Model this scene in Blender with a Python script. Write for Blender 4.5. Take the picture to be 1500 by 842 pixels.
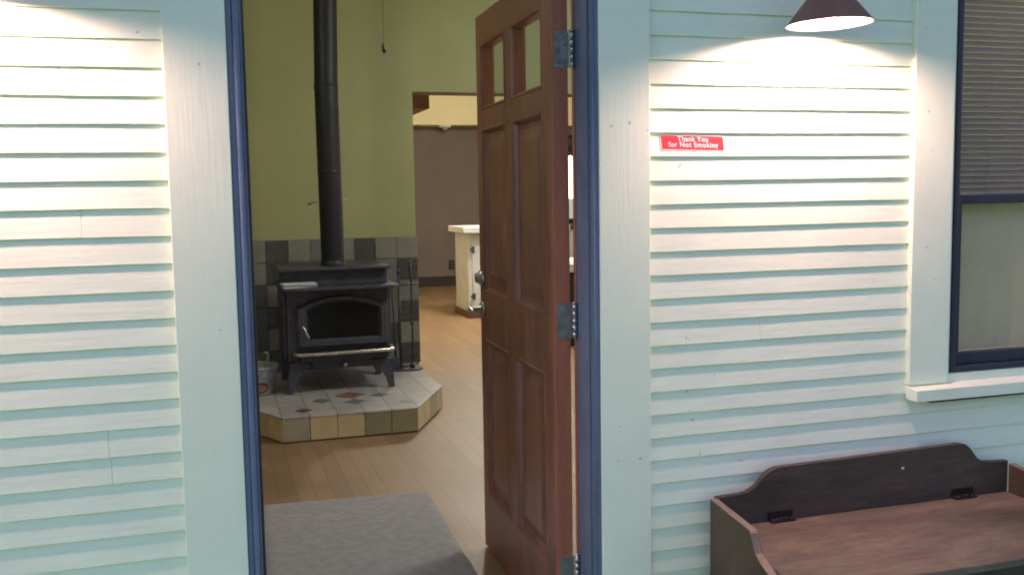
import bpy, bmesh, math, random
from mathutils import Vector, Matrix, noise
random.seed(7)
for o in list(bpy.data.objects): bpy.data.objects.remove(o, do_unlink=True)
sc = bpy.context.scene
C = sc.collection
R = math.radians

# ---------------------------------------------------------------- camera, sky, sun, exposure
cam = bpy.data.cameras.new('camera'); co = bpy.data.objects.new('camera', cam); C.objects.link(co)
sc.camera = co
yaw, pitch, roll = .2962, .094, -.0166
fwd = Vector((math.sin(yaw)*math.cos(pitch), math.cos(yaw)*math.cos(pitch), -math.sin(pitch)))
r0 = Vector((math.cos(yaw), -math.sin(yaw), 0)); u0 = r0.cross(fwd)
rr = math.cos(roll)*r0 + math.sin(roll)*u0; uu = -math.sin(roll)*r0 + math.cos(roll)*u0
M3 = Matrix((rr, uu, -fwd)).transposed()
co.matrix_world = Matrix.Translation((0, -2.577, 1.385)) @ M3.to_4x4()
cam.sensor_width = 36; cam.lens = 36*1435.7/1500; cam.clip_start = .05; cam.clip_end = 2000

w = bpy.data.worlds.new('World'); sc.world = w; w.use_nodes = True
nt = w.node_tree; nt.nodes.clear()
out = nt.nodes.new('ShaderNodeOutputWorld'); bg = nt.nodes.new('ShaderNodeBackground')
sky = nt.nodes.new('ShaderNodeTexSky'); sky.sky_type = 'NISHITA'; sky.sun_disc = False
SUN_EL, SUN_AZ = R(24), R(35)          # the sun stands behind the house: the porch side is in open shade
sky.sun_elevation = SUN_EL; sky.sun_rotation = SUN_AZ
sky.ozone_density = 2.0; sky.air_density = 1.0; sky.dust_density = 1.0
bg.inputs['Strength'].default_value = .085
tn = nt.nodes.new('ShaderNodeMix'); tn.data_type = 'RGBA'; tn.blend_type = 'MULTIPLY'; tn.inputs[0].default_value = 1; tn.inputs[7].default_value = (1.27, .94, 1.07, 1)   # hazy evening air
nt.links.new(sky.outputs[0], tn.inputs[6]); nt.links.new(tn.outputs[2], bg.inputs[0]); nt.links.new(bg.outputs[0], out.inputs[0])
sl = bpy.data.lights.new('sun', 'SUN'); so = bpy.data.objects.new('sun', sl); C.objects.link(so)
sl.energy = 1.0; sl.angle = R(10); sl.color = (1, .93, .83)
sd = Vector((math.sin(SUN_AZ)*math.cos(SUN_EL), math.cos(SUN_AZ)*math.cos(SUN_EL), math.sin(SUN_EL)))
so.rotation_euler = sd.to_track_quat('Z', 'Y').to_euler(); so.location = (0, 0, 30)
sc.view_settings.view_transform = 'Standard'; sc.view_settings.look = 'None'
sc.view_settings.exposure = 2.0; sc.view_settings.gamma = 1; sc.view_settings.use_curve_mapping = False
sc.render.engine = 'CYCLES'
sc.cycles.max_bounces = 8; sc.cycles.diffuse_bounces = 5; sc.cycles.glossy_bounces = 4
sc.cycles.sample_clamp_indirect = 6; sc.cycles.filter_width = 1.9
BULB, KITCHEN, LIVING, DRUM = 480.0, 80.0, 10.0, 9.0

# ---------------------------------------------------------------- helpers
def bb(bm, x0, y0, z0, x1, y1, z1, bev=0.0, mi=0, seg=2):
    vs = [bm.verts.new((x, y, z)) for x in (x0, x1) for y in (y0, y1) for z in (z0, z1)]
    fs = []
    for q in ((0,1,3,2), (4,6,7,5), (0,4,5,1), (2,3,7,6), (0,2,6,4), (1,5,7,3)):
        f = bm.faces.new([vs[i] for i in q]); f.material_index = mi; fs.append(f)
    if bev:
        es = list({e for f in fs for e in f.edges})
        res = bmesh.ops.bevel(bm, geom=es, offset=bev, segments=seg, profile=.6, affect='EDGES')
        for f in res['faces']: f.material_index = mi
    return vs
def frame_axes(a, b):
    d = (Vector(b)-Vector(a)).normalized()
    p = d.orthogonal().normalized(); return d, p, d.cross(p)
def tube(bm, pts, rad, n=12, mi=0, cap=True):
    pts = [Vector(p) for p in pts]; rings = []
    rads = rad if isinstance(rad, (list, tuple)) else [rad]*len(pts)
    p = None
    for i, q in enumerate(pts):
        d = (pts[min(i+1, len(pts)-1)]-pts[max(i-1, 0)]).normalized()
        if p is None: p = d.orthogonal().normalized()
        else: p = (p - d*p.dot(d)).normalized()
        s = d.cross(p)
        rings.append([bm.verts.new(q+(p*math.cos(2*math.pi*k/n)+s*math.sin(2*math.pi*k/n))*rads[i]) for k in range(n)])
    for a, b in zip(rings, rings[1:]):
        for k in range(n):
            f = bm.faces.new((a[k], a[(k+1)%n], b[(k+1)%n], b[k])); f.smooth = True; f.material_index = mi
    if cap:
        for rg in (rings[0][::-1], rings[-1]):
            f = bm.faces.new(rg); f.material_index = mi
def lathe(bm, prof, c, n=40, mi=0, axis=None, closed=False):
    # prof: (radius, height) along axis at c
    d = Vector(axis or (0, 0, 1)).normalized(); p = d.orthogonal().normalized(); s = d.cross(p); c = Vector(c)
    rings = []
    for r_, h in prof:
        if r_ < 1e-6: rings.append([bm.verts.new(c+d*h)])
        else: rings.append([bm.verts.new(c+d*h+(p*math.cos(2*math.pi*k/n)+s*math.sin(2*math.pi*k/n))*r_) for k in range(n)])
    for a, b in zip(rings, rings[1:]):
        for k in range(n):
            k2 = (k+1) % n
            if len(a) == 1 and len(b) == 1: continue
            if len(a) == 1: f = bm.faces.new((a[0], b[k2], b[k]))
            elif len(b) == 1: f = bm.faces.new((a[k], a[k2], b[0]))
            else: f = bm.faces.new((a[k], a[k2], b[k2], b[k]))
            f.smooth = True; f.material_index = mi
def prism(bm, poly, h0, h1, fn, bev=0.0, mi=0):
    # poly of (a,b); fn(a,b,h)->xyz
    lo = [bm.verts.new(fn(a, b, h0)) for a, b in poly]; hi = [bm.verts.new(fn(a, b, h1)) for a, b in poly]
    fs = [bm.faces.new(lo[::-1]), bm.faces.new(hi)]
    n = len(poly)
    for k in range(n): fs.append(bm.faces.new((lo[k], lo[(k+1)%n], hi[(k+1)%n], hi[k])))
    for f in fs: f.material_index = mi
    if bev:
        es = [e for e in {e for f in fs[:2] for e in f.edges}]
        bmesh.ops.bevel(bm, geom=es, offset=bev, segments=2, profile=.6, affect='EDGES')
def B(): return bmesh.new()
def obj(name, bm, mat, parent=None):
    bmesh.ops.recalc_face_normals(bm, faces=bm.faces)
    me = bpy.data.meshes.new(name)
    if parent is not None:
        off = parent['_o'] if '_o' in parent else None
        mw = world(parent)
        bm.transform(mw.inverted())
        bm.to_mesh(me); o = bpy.data.objects.new(name, me); C.objects.link(o); o.parent = parent
    else:
        xs = [v.co for v in bm.verts]
        mn = Vector([min(v[i] for v in xs) for i in range(3)]); mx = Vector([max(v[i] for v in xs) for i in range(3)])
        loc = Vector(((mn.x+mx.x)/2, (mn.y+mx.y)/2, mn.z))
        bm.transform(Matrix.Translation(-loc)); bm.to_mesh(me)
        o = bpy.data.objects.new(name, me); C.objects.link(o); o.location = loc
    bm.free()
    for m in (mat if isinstance(mat, (list, tuple)) else [mat]): me.materials.append(m)
    return o
def world(o):
    m = Matrix.LocRotScale(o.location, o.rotation_euler, o.scale)
    return (world(o.parent) @ m) if o.parent else m
def tag(o, label=None, cat=None, group=None, kind=None):
    if label: o['label'] = label
    if cat: o['category'] = cat
    if group: o['group'] = group
    if kind: o['kind'] = kind
    return o
def thing(name, label, cat, loc, rotz=0, group=None):
    o = bpy.data.objects.new(name, None); C.objects.link(o); o.location = loc; o.rotation_euler = (0, 0, rotz)
    o.empty_display_size = .1
    return tag(o, label, cat, group)
def copy_tree(o, parent=None):
    c = o.copy(); C.objects.link(c)
    if parent: c.parent = parent
    for ch in [x for x in bpy.data.objects if x.parent == o]: copy_tree(ch, c)
    return c
def text_mesh(txt, size, bold=.0, space=1.0):
    cu = bpy.data.curves.new('t', 'FONT'); cu.body = txt; cu.size = size; cu.align_x = 'CENTER'; cu.align_y = 'CENTER'
    cu.offset = bold; cu.space_character = space
    to = bpy.data.objects.new('t', cu); C.objects.link(to)
    bpy.context.view_layer.update()
    me = bpy.data.meshes.new_from_object(to.evaluated_get(bpy.context.evaluated_depsgraph_get()))
    bpy.data.objects.remove(to); return me

# ---------------------------------------------------------------- materials
def S(c):  # sRGB 0-255 -> linear
    return tuple(((v/255)/12.92 if v/255 <= .04045 else ((v/255+.055)/1.055)**2.4) for v in c)
def mat(name, col, rough=.6, metal=0.0, var=0.0, vscale=8.0, vstretch=(1, 1, 1), bump=0.0, bscale=40.0, bstretch=(1, 1, 1),
        spots=None, dirt=0.0, dirtcol=(.25, .22, .16), coat=0.0, spec=.5, col2=None, dscale=3.0, coords='Object'):
    m = bpy.data.materials.new(name); m.use_nodes = True; n = m.node_tree; p = n.nodes['Principled BSDF']
    p.inputs['Roughness'].default_value = rough; p.inputs['Metallic'].default_value = metal
    p.inputs['Specular IOR Level'].default_value = spec
    if coat: p.inputs['Coat Weight'].default_value = coat; p.inputs['Coat Roughness'].default_value = .2
    tc = n.nodes.new('ShaderNodeTexCoord')
    geo = n.nodes.new('ShaderNodeNewGeometry')
    src = geo.outputs['Position'] if coords == 'World' else tc.outputs['Object']
    def mapped(scale, stretch):
        mp = n.nodes.new('ShaderNodeMapping'); mp.inputs['Scale'].default_value = [scale*s for s in stretch]
        n.links.new(src, mp.inputs[0]); return mp.outputs[0]
    cur = None
    def rgb(c):
        r_ = n.nodes.new('ShaderNodeRGB'); r_.outputs[0].default_value = (*c, 1); return r_.outputs[0]
    cur = rgb(col)
    def mix(a, b, fac, mode='MIX'):
        mx = n.nodes.new('ShaderNodeMix'); mx.data_type = 'RGBA'; mx.blend_type = mode
        n.links.new(a, mx.inputs[6]); n.links.new(b, mx.inputs[7])
        if isinstance(fac, float): mx.inputs[0].default_value = fac
        else: n.links.new(fac, mx.inputs[0])
        return mx.outputs[2]
    def ramp(v, a, b):
        r_ = n.nodes.new('ShaderNodeMapRange'); r_.inputs[1].default_value = a; r_.inputs[2].default_value = b
        n.links.new(v, r_.inputs[0]); return r_.outputs[0]
    if var:
        no = n.nodes.new('ShaderNodeTexNoise'); no.inputs['Scale'].default_value = 1; no.inputs['Detail'].default_value = 6; no.inputs['Roughness'].default_value = .62
        n.links.new(mapped(vscale, vstretch), no.inputs[0])
        c2 = col2 or tuple(c*(1-var) for c in col)
        c1 = col if col2 else tuple(min(1, c*(1+var*.6)) for c in col)
        cur = mix(rgb(c1), rgb(c2), ramp(no.outputs[0], .3, .7))
        rr_ = n.nodes.new('ShaderNodeMapRange'); rr_.inputs[1].default_value = .3; rr_.inputs[2].default_value = .7
        rr_.inputs[3].default_value = max(.05, rough-.1); rr_.inputs[4].default_value = min(1, rough+.12)
        n.links.new(no.outputs[0], rr_.inputs[0]); n.links.new(rr_.outputs[0], p.inputs['Roughness'])
    if dirt:
        no = n.nodes.new('ShaderNodeTexNoise'); no.inputs['Scale'].default_value = 1; no.inputs['Detail'].default_value = 9; no.inputs['Roughness'].default_value = .7
        n.links.new(mapped(dscale, (1, 1, 1)), no.inputs[0])
        cur = mix(cur, rgb(dirtcol), ramp(no.outputs[0], .55, .55+.35/max(dirt, .01)))
    if spots:
        # small dings and nail heads: (x, z, radius) on a wall that faces -Y, in world space
        sx = n.nodes.new('ShaderNodeSeparateXYZ'); n.links.new(geo.outputs['Position'], sx.inputs[0])
        cx = n.nodes.new('ShaderNodeCombineXYZ'); n.links.new(sx.outputs[0], cx.inputs[0]); n.links.new(sx.outputs[2], cx.inputs[2])
        for x, z, r_ in spots:
            d = n.nodes.new('ShaderNodeVectorMath'); d.operation = 'DISTANCE'; d.inputs[1].default_value = (x, 0, z)
            n.links.new(cx.outputs[0], d.inputs[0])
            mr = n.nodes.new('ShaderNodeMapRange'); mr.inputs[1].default_value = r_; mr.inputs[2].default_value = r_*.5
            mr.inputs[3].default_value = 0; mr.inputs[4].default_value = .5; n.links.new(d.outputs['Value'], mr.inputs[0])
            cur = mix(cur, rgb((.12, .1, .09)), mr.outputs[0])
    n.links.new(cur, p.inputs['Base Color'])
    if bump:
        no = n.nodes.new('ShaderNodeTexNoise'); no.inputs['Scale'].default_value = 1; no.inputs['Detail'].default_value = 4
        n.links.new(mapped(bscale, bstretch), no.inputs[0])
        bu = n.nodes.new('ShaderNodeBump'); bu.inputs['Strength'].default_value = bump; bu.inputs['Distance'].default_value = .003
        n.links.new(no.outputs[0], bu.inputs['Height']); n.links.new(bu.outputs[0], p.inputs['Normal'])
    return m
def emit(name, col, strength):
    m = bpy.data.materials.new(name); m.use_nodes = True; p = m.node_tree.nodes['Principled BSDF']
    p.inputs['Base Color'].default_value = (*col, 1); p.inputs['Emission Color'].default_value = (*col, 1); p.inputs['Emission Strength'].default_value = strength
    return m
def glass(name, tint=(1, 1, 1), rough=0.0, refl=.5):
    # thin window glass: clear with a Fresnel reflection
    m = bpy.data.materials.new(name); m.use_nodes = True; n = m.node_tree; n.nodes.clear()
    o = n.nodes.new('ShaderNodeOutputMaterial'); t = n.nodes.new('ShaderNodeBsdfTransparent'); t.inputs[0].default_value = (*tint, 1)
    g = n.nodes.new('ShaderNodeBsdfGlossy'); g.inputs['Roughness'].default_value = rough
    f = n.nodes.new('ShaderNodeFresnel'); f.inputs[0].default_value = 1.52
    mx = n.nodes.new('ShaderNodeMixShader'); ge = n.nodes.new('ShaderNodeNewGeometry'); iv = n.nodes.new('ShaderNodeMath'); iv.operation = 'SUBTRACT'; iv.inputs[0].default_value = 1; n.links.new(ge.outputs['Backfacing'], iv.inputs[1])
    mu = n.nodes.new('ShaderNodeMath'); mu.operation = 'MULTIPLY'; n.links.new(f.outputs[0], mu.inputs[0]); n.links.new(iv.outputs[0], mu.inputs[1])
    n.links.new(mu.outputs[0], mx.inputs[0]); n.links.new(t.outputs[0], mx.inputs[1]); n.links.new(g.outputs[0], mx.inputs[2])
    n.links.new(mx.outputs[0], o.inputs[0]); return m
def wood(name, c1, c2, along='X', scale=6.0, rough=.5, bump=.15, coat=0.0, blotch=0.0, bl_scale=5.0):
    m = bpy.data.materials.new(name); m.use_nodes = True; n = m.node_tree; p = n.nodes['Principled BSDF']
    tc = n.nodes.new('ShaderNodeTexCoord'); mp = n.nodes.new('ShaderNodeMapping')
    st = {'X': (.12, 1, 1), 'Y': (1, .12, 1), 'Z': (1, 1, .09)}[along]
    mp.inputs['Scale'].default_value = [s*scale for s in st]; n.links.new(tc.outputs['Object'], mp.inputs[0])
    a = n.nodes.new('ShaderNodeTexNoise'); a.inputs['Scale'].default_value = 2.2; a.inputs['Detail'].default_value = 8; a.inputs['Roughness'].default_value = .65; a.inputs['Distortion'].default_value = .6
    n.links.new(mp.outputs[0], a.inputs[0])
    b = n.nodes.new('ShaderNodeTexNoise'); b.inputs['Scale'].default_value = 18; b.inputs['Detail'].default_value = 5
    n.links.new(mp.outputs[0], b.inputs[0])
    ad = n.nodes.new('ShaderNodeMath'); ad.operation = 'MULTIPLY_ADD'; ad.inputs[1].default_value = .45
    n.links.new(b.outputs[0], ad.inputs[0]); n.links.new(a.outputs[0], ad.inputs[2])
    mr = n.nodes.new('ShaderNodeMapRange'); mr.inputs[1].default_value = .5; mr.inputs[2].default_value = .95; n.links.new(ad.outputs[0], mr.inputs[0])
    mx = n.nodes.new('ShaderNodeMix'); mx.data_type = 'RGBA'; mx.inputs[6].default_value = (*c1, 1); mx.inputs[7].default_value = (*c2, 1)
    n.links.new(mr.outputs[0], mx.inputs[0]); colr = mx.outputs[2]
    if blotch:
        for sc_, lo, hi, tint in ((bl_scale, .38, .62, (.50, .49, .46)), (bl_scale*3.7, .45, .7, (1.5, 1.48, 1.42))):
            bn_ = n.nodes.new('ShaderNodeTexNoise'); bn_.inputs['Scale'].default_value = sc_; bn_.inputs['Detail'].default_value = 8; bn_.inputs['Roughness'].default_value = .7; bn_.inputs['Distortion'].default_value = .8
            m2_ = n.nodes.new('ShaderNodeMapping'); m2_.inputs['Scale'].default_value = [max(.4, v_) for v_ in st]; n.links.new(tc.outputs['Object'], m2_.inputs[0]); n.links.new(m2_.outputs[0], bn_.inputs[0])
            b2_ = n.nodes.new('ShaderNodeMapRange'); b2_.inputs[1].default_value = lo; b2_.inputs[2].default_value = hi; b2_.inputs[4].default_value = blotch; n.links.new(bn_.outputs[0], b2_.inputs[0])
            m3_ = n.nodes.new('ShaderNodeMix'); m3_.data_type = 'RGBA'; m3_.blend_type = 'MULTIPLY'; m3_.inputs[7].default_value = (*tint, 1)
            n.links.new(b2_.outputs[0], m3_.inputs[0]); n.links.new(colr, m3_.inputs[6]); colr = m3_.outputs[2]
    n.links.new(colr, p.inputs['Base Color'])
    r2 = n.nodes.new('ShaderNodeMapRange'); r2.inputs[3].default_value = rough-.08; r2.inputs[4].default_value = rough+.15; n.links.new(a.outputs[0], r2.inputs[0]); n.links.new(r2.outputs[0], p.inputs['Roughness'])
    bu = n.nodes.new('ShaderNodeBump'); bu.inputs['Strength'].default_value = bump; bu.inputs['Distance'].default_value = .002
    n.links.new(ad.outputs[0], bu.inputs['Height']); n.links.new(bu.outputs[0], p.inputs['Normal'])
    if coat: p.inputs['Coat Weight'].default_value = coat; p.inputs['Coat Roughness'].default_value = .25
    return m

PAINT = (.725, .85, .65)
PSPOT = [(-.012, 1.715, .004), (.01, 1.06, .003), (1.13, 1.58, .006), (1.075, 1.57, .005), (1.19, 1.75, .004), (1.158, .62, .005), (1.095, .72, .003), (1.09, .62, .003), (1.185, 1.56, .003),
         (2.135, 1.62, .005), (2.12, 1.95, .003), (2.16, 1.96, .004), (2.12, 1.87, .003), (2.14, 1.2, .004), (2.15, 1.5, .003), (2.17, 1.1, .003)]
SSPOT = [(1.292, 1.457, .006), (1.298, 1.463, .006), (1.315, .96, .004), (1.325, .955, .003), (1.297, .865, .002), (1.41, .845, .003), (1.32, .80, .0045), (1.325, .745, .003), (1.337, .715, .005),
         (-.15, 1.79, .004), (-.21, 1.755, .004), (-.26, 1.735, .003), (1.36, .61, .004), (1.50, .575, .004), (1.49, .578, .003)]
m_siding = mat('siding_paint', PAINT, .5, var=.05, vscale=5, vstretch=(1, 1, 4), bump=.25, bscale=30, bstretch=(.25, 1, 3), spots=SSPOT, dirt=.14, dirtcol=(.50, .54, .42), coords='World')
m_trim = mat('trim_paint', tuple(c*1.0 for c in PAINT), .42, var=.05, vscale=4, bump=.2, bscale=35, bstretch=(3, 1, .2), spots=PSPOT, dirt=.05, dirtcol=(.45, .46, .36), coords='World')
m_blue = mat('blue_paint', (.105, .160, .240), .42, var=.15, vscale=10, bump=.15, dirt=.1, dirtcol=(.16, .18, .22))
m_dkblue = mat('dark_blue_sash_paint', (.022, .028, .045), .4, var=.25, vscale=12, dirt=.12, dirtcol=(.1, .08, .09))
m_black = mat('gap_shade_black', (.008, .008, .008), .9)
m_olive = mat('olive_wall_paint', (.40, .42, .19), .75, var=.06, vscale=2.5, bump=.12, bscale=60)
m_grey = mat('taupe_wall_paint', (.165, .135, .115), .8, var=.06, vscale=2, bump=.1, bscale=50)
m_yellow = mat('yellow_wall_paint', (.80, .70, .43), .8, var=.05, vscale=2)
m_white = mat('white_ceiling_paint', (.72, .72, .68), .85)
m_pceil = mat('eave_bounce_blue', (.52, .56, .95), .7, var=.05)  # strong blue, chosen to bounce blue light onto the upper wall
m_redwood = wood('redwood', (.09, .03, .018), (.17, .065, .035), 'X', 6, .5)
m_dooredge = wood('door_edge_wood', (.27, .085, .045), (.37, .14, .075), 'Z', 9, .45)
m_door = wood('stained_door_wood', (.200, .080, .048), (.385, .160, .098), 'Z', 7, .36, .12, coat=.25, blotch=.5, bl_scale=2.5)
m_bench = wood('dark_bench_wood', (.028, .022, .014), (.080, .062, .044), 'X', 7, .55, .25, blotch=.8, bl_scale=4)
m_benchside = wood('dark_bench_end_wood', (.045, .032, .018), (.108, .078, .046), 'Z', 9, .5, .2, blotch=.7, bl_scale=4)
m_lid = wood('worn_bench_lid', (.072, .061, .040), (.170, .146, .100), 'X', 4, .55, .3, blotch=1.0, bl_scale=5)
m_edge = wood('worn_edge', (.11, .085, .058), (.22, .175, .125), 'Y', 9, .5)
m_iron = mat('matte_stove_iron', (.055, .058, .076), .45, var=.3, vscale=14, bump=.1, bscale=120)
m_pipe = mat('stovepipe_black', (.011, .012, .016), .5, var=.4, vscale=4, vstretch=(1, 1, .5), dirt=.15, dirtcol=(.05, .045, .045))
m_sglass = mat('dark_stove_glass', (.006, .006, .007), .18, spec=.35)  # even near-black pane for the stove door
m_chrome = mat('worn_chrome', (.62, .58, .5), .3, 1.0, var=.2, vscale=30)
m_steel = mat('brushed_nickel', (.5, .5, .48), .32, 1.0, var=.15, vscale=30)
m_hinge = mat('dull_zinc_hinge', (.22, .25, .24), .5, .7, var=.35, vscale=40)
m_galv = mat('galvanised_steel', (.42, .45, .48), .42, .75, var=.3, vscale=22)
m_lamp = mat('brown_shade_enamel', (.21, .115, .080), .55, var=.2, vscale=12)
m_lampin = mat('white_shade_inside', (.85, .82, .75), .5)
m_plastic = mat('white_plastic', (.62, .63, .64), .5)
m_dark = mat('dark_plastic', (.02, .02, .022), .5)
m_cab = mat('white_cabinet_paint', (.56, .56, .58), .5, var=.04)
m_glass = glass('window_glass', (.93, .95, .94))
m_screen = glass('sash_glass', (.95, .95, .94), 0, .6)

# ---------------------------------------------------------------- ground, porch
def grass():
    m = mat('lawn', (.06, .15, .035), .9, var=.4, vscale=1.5, bump=.4, bscale=20, coords='World'); return m
bm = B()
g = [[bm.verts.new((x, y, -.6)) for x in (-400, -60, 60, 400)] for y in (-400, -60, 60, 400)]
for i in range(3):
    for j in range(3): bm.faces.new((g[i][j], g[i][j+1], g[i+1][j+1], g[i+1][j]))
tag(obj('lawn', bm, grass()), kind='structure')
bm = B()
for k in range(26):
    y = -.02-k*.125
    bb(bm, -4.5, y-.119, -.16, 6.5, y, -.12, .002)
bb(bm, -4.5, -3.3, -.5, 6.5, -3.26, -.17); bb(bm, -4.5, -3.2, -.5, 6.5, -3.0, -.165)
tag(obj('porch_floor', bm, wood('green_bounce_deck_paint', (.16, .50, .20), (.24, .58, .27), 'X', 4, .6)), kind='structure')  # unseen deck, coloured green to throw green light onto the lower wall
bm = B(); bb(bm, -5, -.80, 3.25, 7, -.045, 3.31)
bb(bm, -5, -.84, 3.20, 7, -.805, 3.35)
tag(obj('eave', bm, m_pceil), 'unseen eave coloured blue to tint the clapboard wall below', 'eave')  # out of view; its blue is there to cool the wall's top

# ---------------------------------------------------------------- clapboard wall
s_ = .068; T = .0085
def clap(bm, x0, x1, ztop, n, seams=()):
    # each board is a wedge: thick butt below, thin top tucked under the next one
    for k in range(n):
        z0 = ztop-k*s_; z1 = z0+s_+.004
        cuts = [x0]+sorted(x for (kk, x) in seams if kk == k)+[x1]
        for a, b in zip(cuts, cuts[1:]):
            a2 = a+(.0004 if a != x0 else 0); b2 = b-(.0004 if b != x1 else 0)
            N = max(2, int((b2-a2)/.06)); dz = (random.random()-.5)*.0016 if len(cuts) > 2 else 0
            rows = []
            for i in range(N+1):
                x = a2+(b2-a2)*i/N
                w_ = noise.noise(Vector((x*3.1, k*7.3+ztop, 0)))*.0012+noise.noise(Vector((x*14, k*3.3, 4)))*.0004+dz
                t_ = T+noise.noise(Vector((x*2.3, k*5.1, 9)))*.0008
                P = [(-.001, z0+w_), (-t_+.0012, z0+w_), (-t_, z0+w_+.0012), (-t_*.5-.0008, (z0+z1)/2), (-.0012, z1), (.012, z1), (.012, z0+w_)]
                rows.append([bm.verts.new((x, y, z)) for y, z in P])
            for r1, r2 in zip(rows, rows[1:]):
                for j in range(len(r1)): bm.faces.new((r1[j], r1[(j+1) % 7], r2[(j+1) % 7], r2[j]))
            bm.faces.new(rows[0]); bm.faces.new(rows[-1][::-1])
wall = thing('clapboard_wall', 'mint green clapboard porch wall lit by the two lamps, with the doorway in it', 'wall', (.5, .05, -.12))
bm = B(); ZL = 1.7739+.068*21
clap(bm, -4.5, -.085, ZL, 49, seams=((28, -.30), (37, -.262), (36, -.266), (23, -.33), (31, -1.2), (42, -.9)))
tag(obj('siding', bm, m_siding, wall), 'mint clapboards left of the doorway, with two butt joints low down')
bm = B(); ZR = 1.8938+.068*19
clap(bm, 1.19, 6.5, ZR, 49, seams=((26, 1.83), (33, 1.56), (38, 2.9)))
# cut the clapboards away where the window stands
bmesh.ops.delete(bm, geom=[f for f in bm.faces if 2.12 < f.calc_center_median().x < 3.45 and .75 < f.calc_center_median().z < 2.16], context='FACES')
tag(obj('siding', bm, m_siding, wall), 'mint clapboards between the doorway and the window')
bm = B()
for a in ((-4.5, -.03), (1.13, 2.2), (3.38, 6.5)): bb(bm, a[0], .0125, -.5, a[1], .10, 3.2)
for a in ((-.03, 1.13, 2.14, 3.2), (2.2, 3.38, -.5, .745), (2.2, 3.38, 2.16, 3.2)): bb(bm, a[0], .0125, a[2], a[1], .10, a[3])
obj('sheathing', bm, mat('sheathing', (.3, .26, .2), .9), wall)
def boardface(x0, x1, z0, z1, y0=-.026, y1=.012, bev=.003):
    bm = B(); bb(bm, x0, y0, z0, x1, y1, z1, bev, seg=3); return bm
tag(obj('casing_board', boardface(-.0955, .0545, -.115, 2.2), m_trim, wall), 'flat casing board left of the doorway')
tag(obj('casing_board', boardface(1.0385, 1.193, -.115, 2.2), m_trim, wall), 'flat casing board right of the doorway with nail dings')
tag(obj('casing_board', boardface(-.12, 1.22, 2.203, 2.36), m_trim, wall), 'flat casing board over the doorway')

# ---------------------------------------------------------------- blue door frame
fr = thing('door_frame', 'blue painted frame lining the open doorway', 'door frame', (.55, .05, -.02))
bm = B()
bb(bm, .056, -.022, -.02, .070, .15, 2.10, .003); bb(bm, .0705, -.030, -.02, .0845, .15, 2.10, .005)
bb(bm, .085, -.016, -.02, .0915, .15, 2.10, .002)
obj('jamb', bm, m_blue, fr)
bm = B(); bb(bm, .092, .055, -.02, .1015, .095, 2.10, .002); obj('weather_strip', bm, m_dkblue, fr)
bm = B()
bb(bm, 1.0300, -.022, -.02, 1.0375, .155, 2.10, .002)
tube(bm, [(1.030, -.012, -.02), (1.030, -.012, 2.10)], .0065, 10)
bb(bm, 1.0245, .03, -.02, 1.0299, .085, 2.10, .002)
obj('jamb', bm, m_blue, fr)
bm = B(); bb(bm, 1.0262, .138, -.02, 1.0299, .155, 2.10, .001); obj('jamb_edge', bm, m_door, fr)
bm = B(); bb(bm, .056, -.022, 2.103, 1.037, .155, 2.135, .003); obj('head', bm, m_blue, fr)
bm = B(); bb(bm, .103, -.03, -.02, 1.024, .14, .004, .003); obj('threshold', bm, m_hinge, fr)

# ---------------------------------------------------------------- open front door
TH = .0284; DW, DT, DZ0, DZ1 = .935, .050, .010, 2.052
door = thing('front_door', 'open dark stained panel door with two small glass lights at its top', 'door', (.961, .145, DZ0), R(90)-TH)
DM = world(door)
def dobj(name, bm, m, parent=None):   # bm given in door space: x from hinge, y out of the face, z up from the bottom
    bm.transform(DM); return obj(name, bm, m, parent or door)
openings = [(.095, .448, 1.690, 1.935, 'w'), (.522, .868, 1.690, 1.935, 'w'), (.095, .448, 1.005, 1.625, 'p'), (.522, .868, 1.005, 1.625, 'p'),
            (.095, .448, .215, .830, 'p'), (.522, .868, .215, .830, 'p')]
bm = B(); H = DZ1-DZ0
bb(bm, 0, -DT, 0, .095, 0, H, .0025); bb(bm, .868, -DT, 0, DW, 0, H, .0025)
for z0, z1 in ((0, .215), (.830, 1.005), (1.625, 1.690), (1.935, H)): bb(bm, .0935, -DT+.0006, z0, .8695, -.0006, z1, .002)
for z0, z1 in ((.2135, .8315), (1.0035, 1.6265), (1.6885, 1.9365)): bb(bm, .448, -DT+.0012, z0, .522, -.0012, z1, .002)
for f in bm.faces:
    if f.calc_center_median().x < .0015: f.material_index = 1
dobj('slab', bm, [m_door, m_dooredge])
def ringed(bm, x0, x1, z0, z1, levels, sgn=1):
    # nested rectangles (inset, depth): moulding, flat and raised field
    rg = []
    for ins, y in levels:
        rg.append([bm.verts.new((x, y, z)) for x, z in ((x0+ins, z0+ins), (x1-ins, z0+ins), (x1-ins, z1-ins), (x0+ins, z1-ins))])
    for a, b in zip(rg, rg[1:]):
        for k in range(4): bm.faces.new((a[k], a[(k+1)%4], b[(k+1)%4], b[k]))
    return rg
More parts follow.
